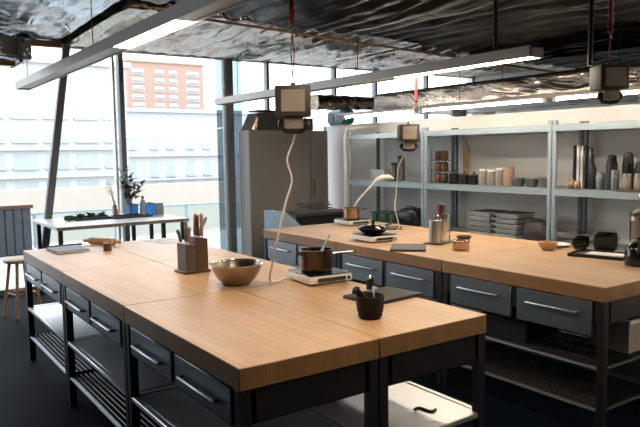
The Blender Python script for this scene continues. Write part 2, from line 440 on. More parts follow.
# notepads, pin, jar, paper
t = thing('notepad', 'slate coloured notepad with pale edges lying on far left table corner', 'notepad', (1.34, 5.49, T), .05)
MB().box(-.125, .125, -.16, .16, 0, .004, .001).build('back_cover', 'slate', t)
MB().box(-.122, .122, -.157, .157, .004, .016).build('pages', 'paper', t, smooth=False)
MB().box(-.125, .125, -.16, .16, .016, .020, .001).build('front_cover', 'slate', t)
t = thing('marker_pen', 'thin dark marker pen lying behind the slate notepad', 'pen', (1.39, 5.735, T), .1)
MB().tube([(-.14, 0, .011), (.06, 0, .011)], .011, 10).build('barrel', 'black', t)
MB().tube([(.06, 0, .011), (.13, 0, .011)], .0095, 10).build('cap', 'slate', t)
t = thing('rolling_pin', 'wooden rolling pin lying across the far end of left island', 'rolling pin', (1.665, 5.66, T), -1.0)
MB().tube([(-.13, 0, .03), (-.125, 0, .03), (.125, 0, .03), (.13, 0, .03)], [.024, .029, .029, .024], 20).build('roller', 'pine', t)
for s in (-1, 1):
    MB().tube([(s*.13, 0, .03), (s*.15, 0, .03), (s*.19, 0, .03), (s*.20, 0, .03)], [.010, .013, .015, .008], 12).build('grip', 'pine', t)
t = thing('spice_jar', 'small brown jar standing in front of the wooden rolling pin', 'jar', (1.59, 5.27, T))
lathe_obj('jar_body', [(0, 0), (.030, 0), (.032, .006), (.032, .038), (.026, .044), (0, .044)], 'brown_jar', t, 20)
lathe_obj('lid', [(.026, .044), (.034, .045), (.034, .058), (.026, .062), (0, .062)], 'handle_r', t, 20)
t = tag(MB().box(-.105, .105, -.148, .148, 0, .0015).build('paper_sheet', 'paper', None, (1.51, 5.42, T), .1, smooth=False), 'blank white paper sheet between notepad and brown jar', 'paper')
t = tag(MB().box(-.105, .105, -.148, .148, 0, .0015).build('paper_sheet', 'paper', None, (2.16, 5.52, T), .2, smooth=False), 'blank white paper sheet on far inner corner of left island', 'paper')

# hook on the lower shelf by the front leg
def curve_pts(f, n): return [f(k/(n-1)) for k in range(n)]
t = tag(MB().tube(curve_pts(lambda s: (-.05+.1*s, .022*math.sin(s*2*PI), .006), 18), .006, 8).build('cable_hook', 'black', None, (2.12, 2.21, .437), -.6),
        'wavy black hook lying on the steel shelf under the left island', 'hook')

# stool by the far left corner
t = thing('stool', 'small wooden stool standing beyond the far corner of left island', 'stool', (1.33, 7.42, 0), .3)
lathe_obj('seat', [(0, .565), (.155, .565), (.165, .575), (.165, .592), (.155, .600), (0, .598)], 'pine', t, 36)
for k in range(4):
    a = PI/4+k*PI/2
    MB().tube([(.11*math.cos(a), .11*math.sin(a), .57), (.19*math.cos(a), .19*math.sin(a), 0)], [.017, .014], 10).build('leg', 'pine', t)
for k in range(4):
    a, b = PI/4+k*PI/2, PI/4+(k+1)*PI/2
    MB().tube([(.157*math.cos(a), .157*math.sin(a), .24), (.157*math.cos(b), .157*math.sin(b), .24)], .009, 8).build('rung', 'pine', t)

# ------------------------------------------------------------------ window table and its load
t = thing('window_table', 'long pale topped table with dark legs standing at the window', 'table', (2.40, 7.93, 0))
MB().box(-.71, .80, -.58, .60, .865, .9, .004).build('tabletop', 'white', t)
MB().box(-.71, .80, -.584, -.58, .862, .897).build('edge_band', 'grip_grey', t, smooth=False)
for x, y in ((-.66, -.52), (-.66, .52), (.74, -.52), (.74, .52), (.5, .52), (.5, -.52)):
    MB().box(x-.022, x+.022, y-.022, y+.022, 0, .865, .003).build('leg', 'black_steel', t)
def crate(name, label, loc, w, d, h, m, rz=0.):
    t = thing(name, label, 'crate', loc, rz, 'blue tubs on the window table')
    b = MB(); b.box(-w/2, w/2, -d/2, d/2, 0, .006)
    b.box(-w/2, -w/2+.006, -d/2, d/2, .006, h).box(w/2-.006, w/2, -d/2, d/2, .006, h)
    b.box(-w/2+.006, w/2-.006, -d/2, -d/2+.006, .006, h).box(-w/2+.006, w/2-.006, d/2-.006, d/2, .006, h)
    b.build('tub_wall', m, t, smooth=False)
    r = MB(); o = .012
    r.box(-w/2-o, w/2+o, -d/2-o, -d/2, h-.016, h).box(-w/2-o, w/2+o, d/2, d/2+o, h-.016, h)
    r.box(-w/2-o, -w/2, -d/2, d/2, h-.016, h).box(w/2, w/2+o, -d/2, d/2, h-.016, h)
    r.build('rim', m, t, smooth=False)
    return t
crate('plastic_tub', 'bright blue plastic tub below the plant at the window', (2.80, 8.22, T), .11, .2, .145, 'blue')
crate('plastic_tub', 'bright blue plastic tub right of the water bottle at the window', (3.03, 8.22, T), .13, .2, .145, 'blue')
t = thing('water_bottle', 'clear water bottle with dark cap between the two blue tubs', 'bottle', (2.895, 8.06, T+.014))
lathe_obj('bottle_body', [(0, 0), (.034, 0), (.037, .005), (.037, .14), (.030, .17), (.014, .19), (.014, .205), (0, .205)], 'clear', t, 20)
lathe_obj('cap', [(0, .205), (.017, .205), (.017, .232), (0, .234)], 'grey_pot', t, 16)
t = thing('oil_bottle', 'small amber bottle in front of the pale window mullion', 'bottle', (2.61, 8.25, T))
lathe_obj('bottle_body', [(0, 0), (.026, 0), (.028, .004), (.028, .08), (.012, .10), (.012, .12), (0, .12)], 'amber', t, 16)
lathe_obj('cap', [(0, .12), (.015, .12), (.015, .14), (0, .142)], 'black', t, 12)
t = thing('glass_jar', 'clear glass jar at right end of the window table', 'jar', (3.10, 8.02, T))
lathe_obj('jar_body', [(0, 0), (.045, 0), (.05, .006), (.05, .12), (.043, .135), (.043, .15), (.040, .15), (.040, .13), (.046, .118), (.046, .01), (0, .008)], 'clear', t, 20)
lathe_obj('contents', [(0, .009), (.045, .011), (.045, .035), (0, .04)], 'plum', t, 16)
t = thing('serving_tray', 'low dark tray in front of the blue tubs', 'tray', (2.70, 7.98, T), .08)
m = MB().box(-.24, .24, -.13, .13, 0, .008); m.box(-.24, .24, -.13, -.12, .008, .03).box(-.24, .24, .12, .13, .008, .03).box(-.24, -.23, -.12, .12, .008, .03).box(.23, .24, -.12, .12, .008, .03)
m.build('tray_body', 'slate', t, smooth=False)
for s in (-1, 1): MB().tube([(s*.24, -.04, .025), (s*.262, -.03, .03), (s*.262, .03, .03), (s*.24, .04, .025)], .005, 8).build('handle', 'chrome', t)
t = thing('vegetable_tray', 'dark low tray under the leafy greens at the window', 'tray', (2.27, 8.10, T), .05)
m = MB().box(-.22, .22, -.15, .15, 0, .008); m.box(-.22, .22, -.15, -.14, .008, .032).box(-.22, .22, .14, .15, .008, .032).box(-.22, -.21, -.14, .14, .008, .032).box(.21, .22, -.14, .14, .008, .032)
m.build('tray_body', 'slate', t, smooth=False)
def leaf(b, base, d, L, W, droop=.2):
    base = Vector(base); d = Vector(d).normalized(); side = d.cross(Vector((0, 0, 1)))
    side = side.normalized() if side.length > .01 else Vector((1, 0, 0))
    prev = None
    for i in range(6):
        s = i/5; w = W*math.sin(PI*min(.97, max(.06, s)))*.5
        p = base+d*L*s-Vector((0, 0, droop*L*s*s))
        a, c = b.bm.verts.new(p+side*w), b.bm.verts.new(p-side*w)
        if prev: b.bm.faces.new((prev[0], prev[1], c, a))
        prev = (a, c)
glab = ['dark leafy green bunch at left in the window table tray', 'dark leafy green bunch in middle of the window table tray', 'dark leafy green bunch at right in the window table tray']
for k, (x, y) in enumerate(((2.14, 8.09), (2.265, 8.10), (2.39, 8.11))):
    t = thing('leafy_greens', glab[k], 'vegetable', (x, y, T+.009), 0, 'leafy greens on the window table')
    MB().ball((0, 0, .035), .038, (1.1, 1.2, .85)).build('heart', 'green', t)
    b = MB()
    for q in range(20):
        a = random.random()*2*PI; leaf(b, (.02*math.cos(a), .02*math.sin(a), .03), (math.cos(a), math.sin(a), .5+random.random()), .06+.035*random.random(), .04, .35)
    b.build('leaves', 'green', t)
t = thing('cucumber', 'dark green rounded squash left of the window table tray', 'vegetable', (1.99, 8.02, T))
MB().tube([(-.06, 0, .034), (-.05, 0, .034), (0, 0, .034), (.05, 0, .034), (.062, 0, .034)], [.012, .029, .034, .029, .010], 14).build('fruit', 'green', t)
MB().tube([(.062, 0, .034), (.08, 0, .037)], .005, 6).build('stem', 'stem', t)
# potted plant
t = thing('potted_plant', 'leafy dark plant in a glass vase against the window mullion', 'plant', (2.83, 8.40, T))
lathe_obj('vase', [(0, 0), (.05, 0), (.055, .01), (.045, .1), (.05, .2), (.047, .2), (.042, .1), (.05, .015), (0, .012)], 'clear', t, 24)
b = MB(); lf = MB()
for k in range(13):
    a = random.uniform(-.6, 3.7) if k > 3 else random.random()*2*PI
    r = .06+.17*random.random(); h = .34+.24*random.random()
    top = Vector((r*math.cos(a), .6*r*math.sin(a), h))
    b.tube([(0, 0, .03), (.25*top.x, .25*top.y, h*.5), top], [.004, .0035, .002], 6)
    for q in range(8):
        s = .45+.55*q/7; p = Vector((0, 0, .03)).lerp(top, s); aa = random.random()*2*PI
        leaf(lf, p, (math.cos(aa), .7*math.sin(aa), .7), .10+.05*random.random(), .045, .3)
b.build('stem', 'stem', t); lf.build('foliage', 'leaf', t)
t = thing('small_plant', 'thin pale sprig in a bottle left of the window mullion', 'plant', (2.655, 8.42, T))
lathe_obj('vase', [(0, 0), (.03, 0), (.032, .01), (.032, .10), (.014, .14), (.014, .18), (0, .18)], 'clear', t, 16)
b = MB(); lf = MB()
for k in range(4):
    a = random.uniform(1.8, 4.4); top = Vector((.11*math.cos(a), .03*math.sin(a), .36+.1*random.random()))
    b.tube([(0, 0, .1), (.3*top.x, .3*top.y, .25), top], .0025, 5)
    for q in range(4):
        p = Vector((0, 0, .1)).lerp(top, .6+.13*q); aa = random.random()*6.3
        leaf(lf, p, (math.cos(aa), math.sin(aa), .6), .045, .018, .2)
b.build('stem', 'stem', t); lf.build('foliage', 'stem', t)

# ------------------------------------------------------------------ things on the right island
hob('white portable induction hob with black glass under the dark wok on right island', (3.585, 4.36, T), -.06, .27, .30)
t = thing('wok', 'black shallow pan stack resting on the right island hob', 'pan', (3.59, 4.38, T+.058), .2)
lathe_obj('pan_body', [(0, 0), (.07, 0), (.10, .015), (.135, .045), (.139, .047), (.134, .05), (.095, .02), (0, .008)], 'cast', t, 36)
lathe_obj('lid', [(.128, .05), (.11, .066), (.05, .080), (0, .083)], 'black_gloss', t, 36)
lathe_obj('knob', [(0, .083), (.012, .083), (.014, .096), (.020, .104), (.018, .114), (0, .116)], 'black', t, 20)
MB().tube([(.13, 0, .042), (.17, 0, .055), (.25, 0, .066)], [.008, .010, .012], 10).build('handle', 'black', t)
hob('white portable induction hob at far end of right island under the copper pot', (4.235, 5.50, T), -.06, .29, .29)
t = thing('copper_pot', 'copper coloured pot on the farthest white hob', 'pot', (4.22, 5.50, T+.058))
lathe_obj('pot_body', [(0, 0), (.078, 0), (.084, .006), (.086, .115), (.09, .118), (.083, .119), (.08, .01), (0, .008)], 'copper', t, 32)
MB().tube([(.086, 0, .09), (.11, .0, .095), (.20, .0, .10)], [.007, .006, .008], 8).build('handle', 'black', t)
slab('tablet', 'flat black tablet lying near front edge of the right island', 'tablet', (3.485, 3.82, T), .80, .34, .27, .015, 'black', 'black')
slab('cutting_pad', 'flat dark pad lying on right island behind the tablet', 'pad', (4.30, 4.93, T), .8, .25, .17, .012, 'black', 'slate')
# steel knife block with cleaver
t = thing('knife_holder', 'pair of brushed steel knife holders with a cleaver on right island', 'knife block', (3.90, 3.90, T), .35)
MB().box(-.135, .135, -.08, .08, 0, .0095, .003).build('base', 'black', t)
MB().lathe([(0, .010), (.070, .010), (.070, .222), (.066, .224), (.066, .20), (0, .20)], (.052, 0, 0), 28).build('tall_holder', 'chrome', t)
MB().lathe([(0, .010), (.052, .010), (.052, .195), (.049, .197), (.049, .18), (0, .18)], (-.075, 0, 0), 28).build('short_holder', 'steel', t)
MB().box(-.11, -.055, -.004, .004, .17, .235).build('knife_blade', 'chrome', t, smooth=False)
MB().box(.020, .024, -.03, .02, .19, .235).build('blade', 'chrome', t, smooth=False)
MB().tube([(.025, -.005, .225), (.025, -.005, .25), (.028, -.005, .31), (.03, -.005, .325)], [.018, .028, .032, .020], 12).build('cleaver_handle', 'handle_r', t)
# tin, bowls, plates
t = thing('copper_tin', 'round copper coloured tin beside the steel knife holders', 'tin', (3.745, 3.515, T))
lathe_obj('tin_body', [(0, 0), (.062, 0), (.064, .004), (.064, .068), (.060, .072), (.058, .068), (.058, .01), (0, .008)], 'copper', t, 36)
lathe_obj('rim', [(.064, .062), (.068, .064), (.068, .072), (.060, .074), (.064, .062)], 'copper', t, 36)
t = thing('black_bowl', 'small black bowl behind the copper tin', 'bowl', (4.14, 3.85, T))
lathe_obj('bowl_body', [(0, 0), (.035, 0), (.055, .02), (.064, .04), (.060, .04), (.05, .02), (.03, .008), (0, .006)], 'black', t, 28)
lathe_obj('contents', [(0, .036), (.035, .033), (.056, .030)], 'black', t, 24)
t = thing('wooden_bowl', 'small round wooden bowl at back of the right island', 'bowl', (4.245, 3.10, T))
lathe_obj('bowl_body', [(0, 0), (.04, 0), (.045, .006), (.065, .028), (.074, .058), (.070, .058), (.06, .03), (.035, .012), (0, .01)], 'beech', t, 32)
lathe_obj('foot_ring', [(.036, 0), (.044, 0), (.044, .004), (.036, .004), (.036, 0)], 'oak_dark', t, 32)
t = thing('dinner_plate', 'pale plate lying behind the small wooden bowl', 'plate', (4.44, 3.16, T))
lathe_obj('plate_body', [(0, 0), (.05, 0), (.055, .004), (.10, .018), (.10, .021), (.05, .007), (0, .006)], 'white', t, 36)
lathe_obj('foot_ring', [(.045, -.0), (.052, 0), (.052, .003), (.045, .003), (.045, 0)], 'grey_pot', t, 28)
t = thing('document_tray', 'flat dark tray with a white sheet near the toasters', 'tray', (4.26, 2.66, T), .25)
m = MB().box(-.13, .13, -.20, .20, 0, .010, .003); m.box(-.13, .13, -.20, -.19, .01, .022).box(-.13, .13, .19, .20, .01, .022).box(-.13, -.12, -.19, .19, .01, .022).box(.12, .13, -.19, .19, .01, .022)
m.build('tray_body', 'black', t, smooth=False)
MB().box(-.03, .11, -.14, .11, .0105, .013).build('sheet', 'paper', t, smooth=False)
def toaster(label, loc, rz, w, h):
    t = thing('toaster', label, 'toaster', loc, rz, 'black toasters')
    d = .13
    MB().box(-w/2, w/2, -d/2, d/2, .012, h, .022, 3).build('housing', 'black_gloss', t)
    MB().box(-w/2+.02, w/2-.02, -.03, -.012, h-.002, h+.002).box(-w/2+.02, w/2-.02, .012, .03, h-.002, h+.002).build('slot_frame', 'chrome', t, smooth=False)
    MB().box(-w/2+.02, w/2-.02, -d/2-.003, -d/2+.001, .04, h-.04).build('front_plate', 'dark_cover', t, smooth=False)
    lv = MB().box(w/2, w/2+.022, -.012, .012, h*.6, h*.68, .003).build('lever', 'chrome', t)
    for sx in (-1, 1):
        for sy in (-1, 1): lathe_obj('foot', [(0, 0), (.011, 0), (.011, .014), (0, .014)], 'black', t, 10, (sx*(w/2-.03), sy*.04, 0))
    return t
toaster('low black toaster at back of right island, left of the taller one', (4.485, 2.985, T), -.95, .125, .105)
toaster('taller glossy black toaster at back of the right island', (4.475, 2.775, T), -.95, .16, .155)
# kettle + coffee tower at right edge
t = thing('kettle', 'squat black kettle with a lid at right end of the island', 'kettle', (4.09, 2.305, T), .6)
lathe_obj('kettle_body', [(0, 0), (.075, 0), (.082, .006), (.084, .05), (.078, .11), (.06, .15), (.05, .155), (0, .157)], 'black_gloss', t, 36)
lathe_obj('lid', [(0, .170), (.03, .168), (.052, .157), (.052, .150), (0, .150)], 'black', t, 28)
lathe_obj('knob', [(0, .169), (.010, .169), (.014, .185), (0, .190)], 'black', t, 14)
MB().tube([(-.078, 0, .10), (-.105, 0, .13), (-.125, 0, .165)], [.018, .013, .010], 10).build('spout', 'black', t)
MB().tube([(.06, 0, .148), (.10, 0, .15), (.122, 0, .11), (.115, 0, .06), (.083, 0, .045)], .009, 10).build('handle', 'black', t)
t = thing('coffee_press', 'tall chrome and glass coffee press behind the black kettle', 'coffee press', (4.345, 2.44, T), .4)
t.scale = (1.1, 1.1, 1.2)
lathe_obj('beaker', [(0, .014), (.052, .014), (.056, .02), (.056, .25), (.053, .25), (.053, .024), (0, .02)], 'clear_w', t, 28)
m = MB()
for a in range(4):
    x, y = .060*math.cos(a*PI/2+.5), .060*math.sin(a*PI/2+.5); m.box(x-.004, x+.004, y-.004, y+.004, 0, .27)
m.lathe([(.057, .03), (.063, .03), (.063, .045), (.057, .045), (.057, .03)], seg=24); m.lathe([(.057, .22), (.063, .22), (.063, .245), (.057, .245), (.057, .22)], seg=24)
m.build('cage', 'chrome', t)
lathe_obj('lid', [(0, .285), (.02, .282), (.06, .262), (.062, .252), (0, .252)], 'black', t, 24)
MB().tube([(0, 0, .284), (0, 0, .345)], .004, 8).ball((0, 0, .355), .015).build('plunger', 'chrome', t)
MB().tube([(.063, 0, .235), (.10, 0, .235), (.105, 0, .15), (.10, 0, .06), (.063, 0, .05)], .009, 10).build('handle', 'black', t)

t = thing('storage_box', 'black lidded storage box on the upper rack under right island drawers', 'box', (3.54, 2.78, .4425))
MB().box(-.17, .17, -.17, .17, 0, .125, .006).build('box_body', 'black', t)
MB().box(-.18, .18, -.18, .18, .126, .148, .004).build('lid', 'cast', t)
# tub on the wire shelf at right end
t = thing('storage_tub', 'small pale storage tub on the upper wire rack at right island end', 'tub', (3.80, 2.24, .4425), 0)
m = MB().box(-.13, .13, -.13, .13, 0, .008); m.box(-.13, .13, -.13, -.12, .008, .2).box(-.13, .13, .12, .13, .008, .2).box(-.13, -.12, -.12, .12, .008, .2).box(.12, .13, -.12, .12, .008, .2)
m.build('tub_wall', 'grip_grey', t, smooth=False)
m = MB().box(-.145, .145, -.145, -.13, .18, .2).box(-.145, .145, .13, .145, .18, .2).box(-.145, -.13, -.13, .13, .18, .2).box(.13, .145, -.13, .13, .18, .2)
m.build('rim', 'white', t, smooth=False)
MB().ball((0, 0, .17), .1, (1.08, 1.08, .46), 3).build('cloth', 'navy', t)

# ------------------------------------------------------------------ shelving along the partition
def make_rack(label, y0, y1):
    t = thing('shelving_unit', label, 'shelving', (0, 0, 0), 0, 'steel shelving along the partition')
    for x, mm in ((5.5, 'galv'), (6.0, 'galv_dark')):
        for y in (y0+.02, y1-.02):
            m = MB().box(x-.02, x+.02, y-.02, y+.02, 0, 1.93, .003)
            p = m.build('post', mm, t)
            lathe_obj('foot_cap', [(0, 0), (.028, 0), (.028, .008), (0, .008)], 'black', p, 10, (x, y, 0))
    for z in (.22, .72, 1.27, 1.885):
        m = MB().box(5.525, 5.975, y0+.005, y1-.005, z-.012, z, .0)
        m.box(5.478, 5.5-.0205, y0, y1, z-.058, z+.004, .003).box(6.021, 6.04, y0, y1, z-.058, z+.004)
        m.build('shelf', 'galv', t, smooth=False)
    return t
make_rack('galvanised shelving bay at far end by the bright corner post', 5.745, 7.22)
make_rack('galvanised shelving bay in the middle holding pots, jars and foil trays', 3.985, 5.735)
make_rack('galvanised shelving bay nearest the viewer holding bottles and upright boards', 2.225, 3.975)

SZ, LZ = 1.27, .72
def jar(label, loc, r, h, m, lidm, group, name='storage_jar', cat='jar', neck=.85):
    t = thing(name, label, cat, loc, 0, group)
    lathe_obj('jar_body', [(0, 0), (r*.94, 0), (r, .006), (r, h*.78), (r*neck, h*.86), (r*neck, h*.88), (0, h*.88)], m, t, 20)
    lathe_obj('lid', [(0, h*.88), (r*neck*1.06, h*.88), (r*neck*1.06, h*.985), (r*neck*.9, h), (0, h)], lidm, t, 20)
    return t
# wire rack of brown jars, three tiers of two
t = thing('jar_rack', 'dark three tier rack of brown jars on the middle shelf', 'rack', (5.70, 5.665, SZ))
m = MB()
for y in (-.125, .105):
    for x in (-.06, .06): m.tube([(x, y, 0), (x, y, .40)], .005, 6)
for z in (.012, .142, .272):
    for y in (-.125, .105): m.tube([(-.06, y, z), (.06, y, z)], .004, 6)
    for x in (-.06, -.03, 0, .03, .06): m.tube([(x, -.125, z), (x, .105, z)], .004, 6)
m.build('wire_frame', 'black_steel', t)
tiers = ['bottom', 'middle', 'top']
for k in range(3):
    for j, s in enumerate(('right', 'left')):
        jar('brown glass jar on %s tier of the dark rack, %s one' % (tiers[k], s), (5.70, 5.612+.105*j, SZ+.017+.13*k), .044, .105, 'brown_jar', 'black', 'brown jars in the rack')
t = thing('wooden_board', 'narrow wooden board standing against the rear post on middle bay', 'board', (5.945, 5.50, SZ), 0)
MB().box(-.009, .009, -.045, .045, 0, .43, .004).build('board_body', 'pine', t)
MB().box(-.009, .009, -.014, .014, .43, .49, .004).build('grip', 'pine', t)
def pot(label, loc, r, h):
    t = thing('cooking_pot', label, 'pot', loc, random.random(), 'black pots on the middle shelf')
    lathe_obj('pot_body', [(0, 0), (r*.93, 0), (r, .008), (r, h), (r*1.05, h+.004), (r*.95, h+.006), (r*.94, .012), (0, .01)], 'black', t, 28)
    for s in (-1, 1): MB().tube([(s*r, -.025, h*.75), (s*(r+.03), -.02, h*.78), (s*(r+.03), .02, h*.78), (s*r, .025, h*.75)], .006, 8).build('handle', 'black', t)
    lathe_obj('lid', [(r*.93, h+.006), (r*.5, h+.025), (0, h+.03)], 'grey_pot', t, 28)
    lathe_obj('knob', [(0, h+.029), (.010, h+.029), (.014, h+.045), (0, h+.048)], 'black', t, 12)
    return t
pot('black lidded pot nearest the jar rack on middle shelf', (5.70, 5.45, SZ), .065, .115)
pot('black lidded pot second from the jar rack on middle shelf', (5.70, 5.30, SZ), .066, .105)
pot('black lidded pot beside the pale jars on middle shelf', (5.70, 5.155, SZ), .062, .10)
jar('frosted storage jar next to the black pots', (5.70, 5.02, SZ), .055, .18, 'clear_w', 'white', 'frosted jars on the middle shelf')
jar('frosted storage jar in the middle of the pale three', (5.70, 4.90, SZ), .055, .175, 'clear_w', 'white', 'frosted jars on the middle shelf')
jar('frosted storage jar next to the clay jar', (5.70, 4.785, SZ), .050, .19, 'clear_w', 'white', 'frosted jars on the middle shelf')
jar('clay coloured jar between frosted jars and grey bowls', (5.70, 4.665, SZ), .058, .21, 'pinkish', 'pinkish', 'earthenware', 'clay_jar')
def stack_bowl(label, loc, r, h):
    t = thing('metal_bowl', label, 'bowl', loc, 0, 'grey bowls on the middle shelf')
    lathe_obj('bowl_body', [(0, 0), (r*.55, 0), (r*.6, .006), (r*.9, h*.6), (r, h), (r*.96, h), (r*.85, h*.6), (r*.5, .01), (0, .009)], 'grey_pot', t, 28)
    lathe_obj('rim', [(r*.98, h-.004), (r*1.04, h-.002), (r*1.04, h+.003), (r*.98, h+.004), (r*.98, h-.004)], 'steel', t, 28)
    return t
stack_bowl('grey metal bowl left of three beside the clay jar', (5.70, 4.53, SZ), .072, .09)
stack_bowl('grey metal bowl in the middle of the three', (5.70, 4.37, SZ), .074, .085)
stack_bowl('grey metal bowl right of three beside the shelf post', (5.70, 4.205, SZ), .078, .10)
# near bay
jar('small orange spice jar beside the post, first of the three', (5.70, 3.885+.02, SZ), .03, .085, 'copper', 'pine', 'orange spice jars', 'spice_jar')
jar('small orange spice jar between the other two by the post', (5.62, 3.845, SZ), .028, .085, 'copper', 'pine', 'orange spice jars', 'spice_jar')
jar('small orange spice jar in front of the white boards', (5.60, 3.775, SZ), .03, .082, 'copper', 'pine', 'orange spice jars', 'spice_jar')
def upright(label, y, w, h, mm, lean=0.):
    t = thing('cutting_board', label, 'cutting board', (5.76, y, SZ), 0, 'cutting boards on edge')
    MB().box(-.024, .024, -w/2, w/2, 0, h, .004).build('board_body', mm, t)
    MB().box(-.012, .012, -w/2-.001, w/2+.001, h-.045, h-.025).build('slot', 'black', t, smooth=False)
upright('black cutting board on edge left of the white boards', 3.915, .014, .42, 'black')
upright('white cutting board on edge beside the left black one', 3.868, .030, .41, 'paper')
upright('white cutting board on edge between the two black ones', 3.826, .028, .415, 'paper')
upright('black cutting board on edge right of the white boards', 3.785, .016, .42, 'black')
upright('thin grey board on edge beside the tall dark bottle', 3.742, .016, .40, 'grey_pot')
def bottle(label, loc, r, h, mm, cap='black'):
    t = thing('bottle', label, 'bottle', loc, 0, 'bottles on the near bay')
    lathe_obj('bottle_body', [(0, 0), (r*.95, 0), (r, .006), (r, h*.58), (r*.4, h*.75), (r*.36, h*.92), (0, h*.92)], mm, t, 20)
    lathe_obj('cap', [(0, h*.92), (r*.45, h*.92), (r*.45, h), (0, h)], cap, t, 14)
bottle('tall dark bottle right of the upright boards', (5.70, 3.685, SZ), .036, .33, 'black')
jar('grey metal canister between the dark bottle and black flasks', (5.70, 3.60, SZ), .042, .165, 'steel_dark', 'steel', 'grey canisters', 'canister', 'canister')
def flask(label, loc, r, h):
    t = thing('vacuum_flask', label, 'flask', loc, -2.2, 'black flasks on the near bay')
    lathe_obj('flask_body', [(0, 0), (r, 0), (r, h*.7), (r*.8, h*.85), (r*.8, h*.88), (0, h*.88)], 'black', t, 24)
    lathe_obj('lid', [(0, h*.88), (r*.85, h*.88), (r*.7, h*.97), (0, h)], 'grey_box', t, 20)
    MB().tube([(r, 0, h*.7), (r+.035, 0, h*.68), (r+.04, 0, h*.45), (r+.03, 0, h*.25), (r, 0, h*.22)], .008, 8).build('handle', 'black', t)
flask('black vacuum flask next to the grey metal canister', (5.72, 3.50, SZ), .050, .33)
flask('black vacuum flask second from the grey canister', (5.80, 3.39, SZ), .050, .35)
jar('pale metal canister standing in front of the black flasks', (5.62, 3.405, SZ), .036, .19, 'steel_dark', 'steel', 'grey canisters', 'canister', 'canister')
flask('squat black flask behind the pale jars at right edge', (5.80, 3.26, SZ), .065, .27)
t = thing('wooden_tray', 'low brown wooden tray under the pale jars at right edge', 'tray', (5.61, 3.22, SZ))
m = MB().box(-.07, .07, -.125, .125, 0, .010, .002); m.box(-.07, -.062, -.125, .125, .01, .026).box(.062, .07, -.125, .125, .01, .026).box(-.062, .062, -.125, -.117, .01, .026).box(-.062, .062, .117, .125, .01, .026)
m.build('tray_body', 'oak_dark', t, smooth=False)
jar('pale lidded jar on the brown tray, the left one', (5.61, 3.285, SZ+.0105), .040, .15, 'clear_w', 'steel', 'pale jars on the wooden tray')
jar('pale lidded jar on the brown tray, the right one', (5.61, 3.175, SZ+.0105), .040, .15, 'clear_w', 'steel', 'pale jars on the wooden tray')
# far bay, middle shelf
t = thing('glass_basket', 'clear open glass container on the far bay shelf', 'container', (5.74, 6.80, SZ))
m = MB(); w, d, h = .09, .14, .15
m.box(-w, w, -d, d, 0, .008).box(-w, w, -d, -d+.006, .008, h).box(-w, w, d-.006, d, .008, h).box(-w, -w+.006, -d+.006, d-.006, .008, h).box(w-.006, w, -d+.006, d-.006, .008, h)
m.build('container_wall', 'clear', t, smooth=False)
for k in range(3): lathe_obj('cup', [(0, .009), (.03, .009), (.038, .10), (.035, .10), (.028, .013), (0, .013)], 'clear', t, 16, (0, -.09+.09*k, 0))
jar('dark tall canister beside the glass container on far bay', (5.74, 6.56, SZ), .050, .24, 'grey_pot', 'black', 'dark canisters', 'canister', 'canister')
jar('dark shorter canister next to the tall one on far bay', (5.74, 6.43, SZ), .050, .33, 'grey_pot', 'black', 'dark canisters', 'canister', 'canister')
# low shelf: foil trays and bags
def tray_mesh():
    m = MB(); w, d, h = .16, .15, .042
    def ring(a, z): return [(-w*a, -d*a), (w*a, -d*a), (w*a, d*a), (-w*a, d*a)], z
    vs = []
    for a, z in ((.82, 0), (.97, h), (1.04, h), (1.04, h+.004), (.95, h+.003), (.80, .004)):
        p, zz = ring(a, z); vs.append([m.bm.verts.new((x, y, zz)) for x, y in p])
    for a, b in zip(vs, vs[1:]):
        for k in range(4): m.bm.faces.new((a[k], a[(k+1) % 4], b[(k+1) % 4], b[k]))
    m.bm.faces.new(vs[0]); m.bm.faces.new(vs[-1])
    return m
ordn = ['bottom', 'second', 'third', 'fourth', 'topmost']
first = None
for sname, y, n in (('left', 4.935, 5), ('right', 4.60, 5)):
    for k in range(n):
        lb = 'silver foil tray with dark lid, %s in the %s stack on low shelf' % (ordn[k] + (' from bottom' if 0 < k < 4 else ''), sname)
        loc = (5.70+random.uniform(-.012, .012), y+random.uniform(-.012, .012), LZ+.0545*k)
        if first is None:
            first = thing('foil_tray', lb, 'tray', loc, 0, 'foil trays on the low shelf')
            tray_mesh().build('tray_body', 'tray_alu', first, smooth=False)
            MB().box(-.158, .158, -.148, .148, .0465, .0535, .003).build('lid', 'dark_cover', first)
        else: dup(first, lb, loc, random.uniform(-.05, .05))
def sack(name, label, cat, loc, s, mm, grp=None):
    t = thing(name, label, cat, loc, 0, grp)
    b = MB().ball((0, 0, 0), 1., (1, 1, 1), 4)
    for v in b.bm.verts:
        n = noise.noise(v.co*2.3+Vector(loc))*.10
        c = v.co*(1+n); z = max(-.72, c.z); q = 1 if z > -.7 else .95
        e = .6
        sg = lambda a: math.copysign(abs(a)**e, a)
        v.co = Vector((sg(c.x)*s[0]*q, sg(c.y)*s[1]*q, (z+.72)/1.75*s[2]))
    b.build('body', mm, t, ang=80)
    MB().tube([(-s[0]*.2, -s[1]*.5, s[2]*.85), (-s[0]*.2, -s[1]*.35, s[2]*1.05), (-s[0]*.2, s[1]*.35, s[2]*1.05), (-s[0]*.2, s[1]*.5, s[2]*.85)], .008, 8).build('strap', 'black', t)
    return t
sack('duffel_bag', 'dark soft bag beside the foil trays on low shelf', 'bag', (5.70, 4.265, LZ), (.14, .15, .21), 'plum')
sack('duffel_bag', 'black soft bag on the low shelf of far bay', 'bag', (5.70, 6.18, LZ), (.15, .20, .23), 'black')
t = thing('plastic_basket', 'dark green basket beside the black bag on far bay', 'basket', (5.70, 6.66, LZ))
m = MB(); w, d, h = .12, .17, .13
m.box(-w, w, -d, d, 0, .008)
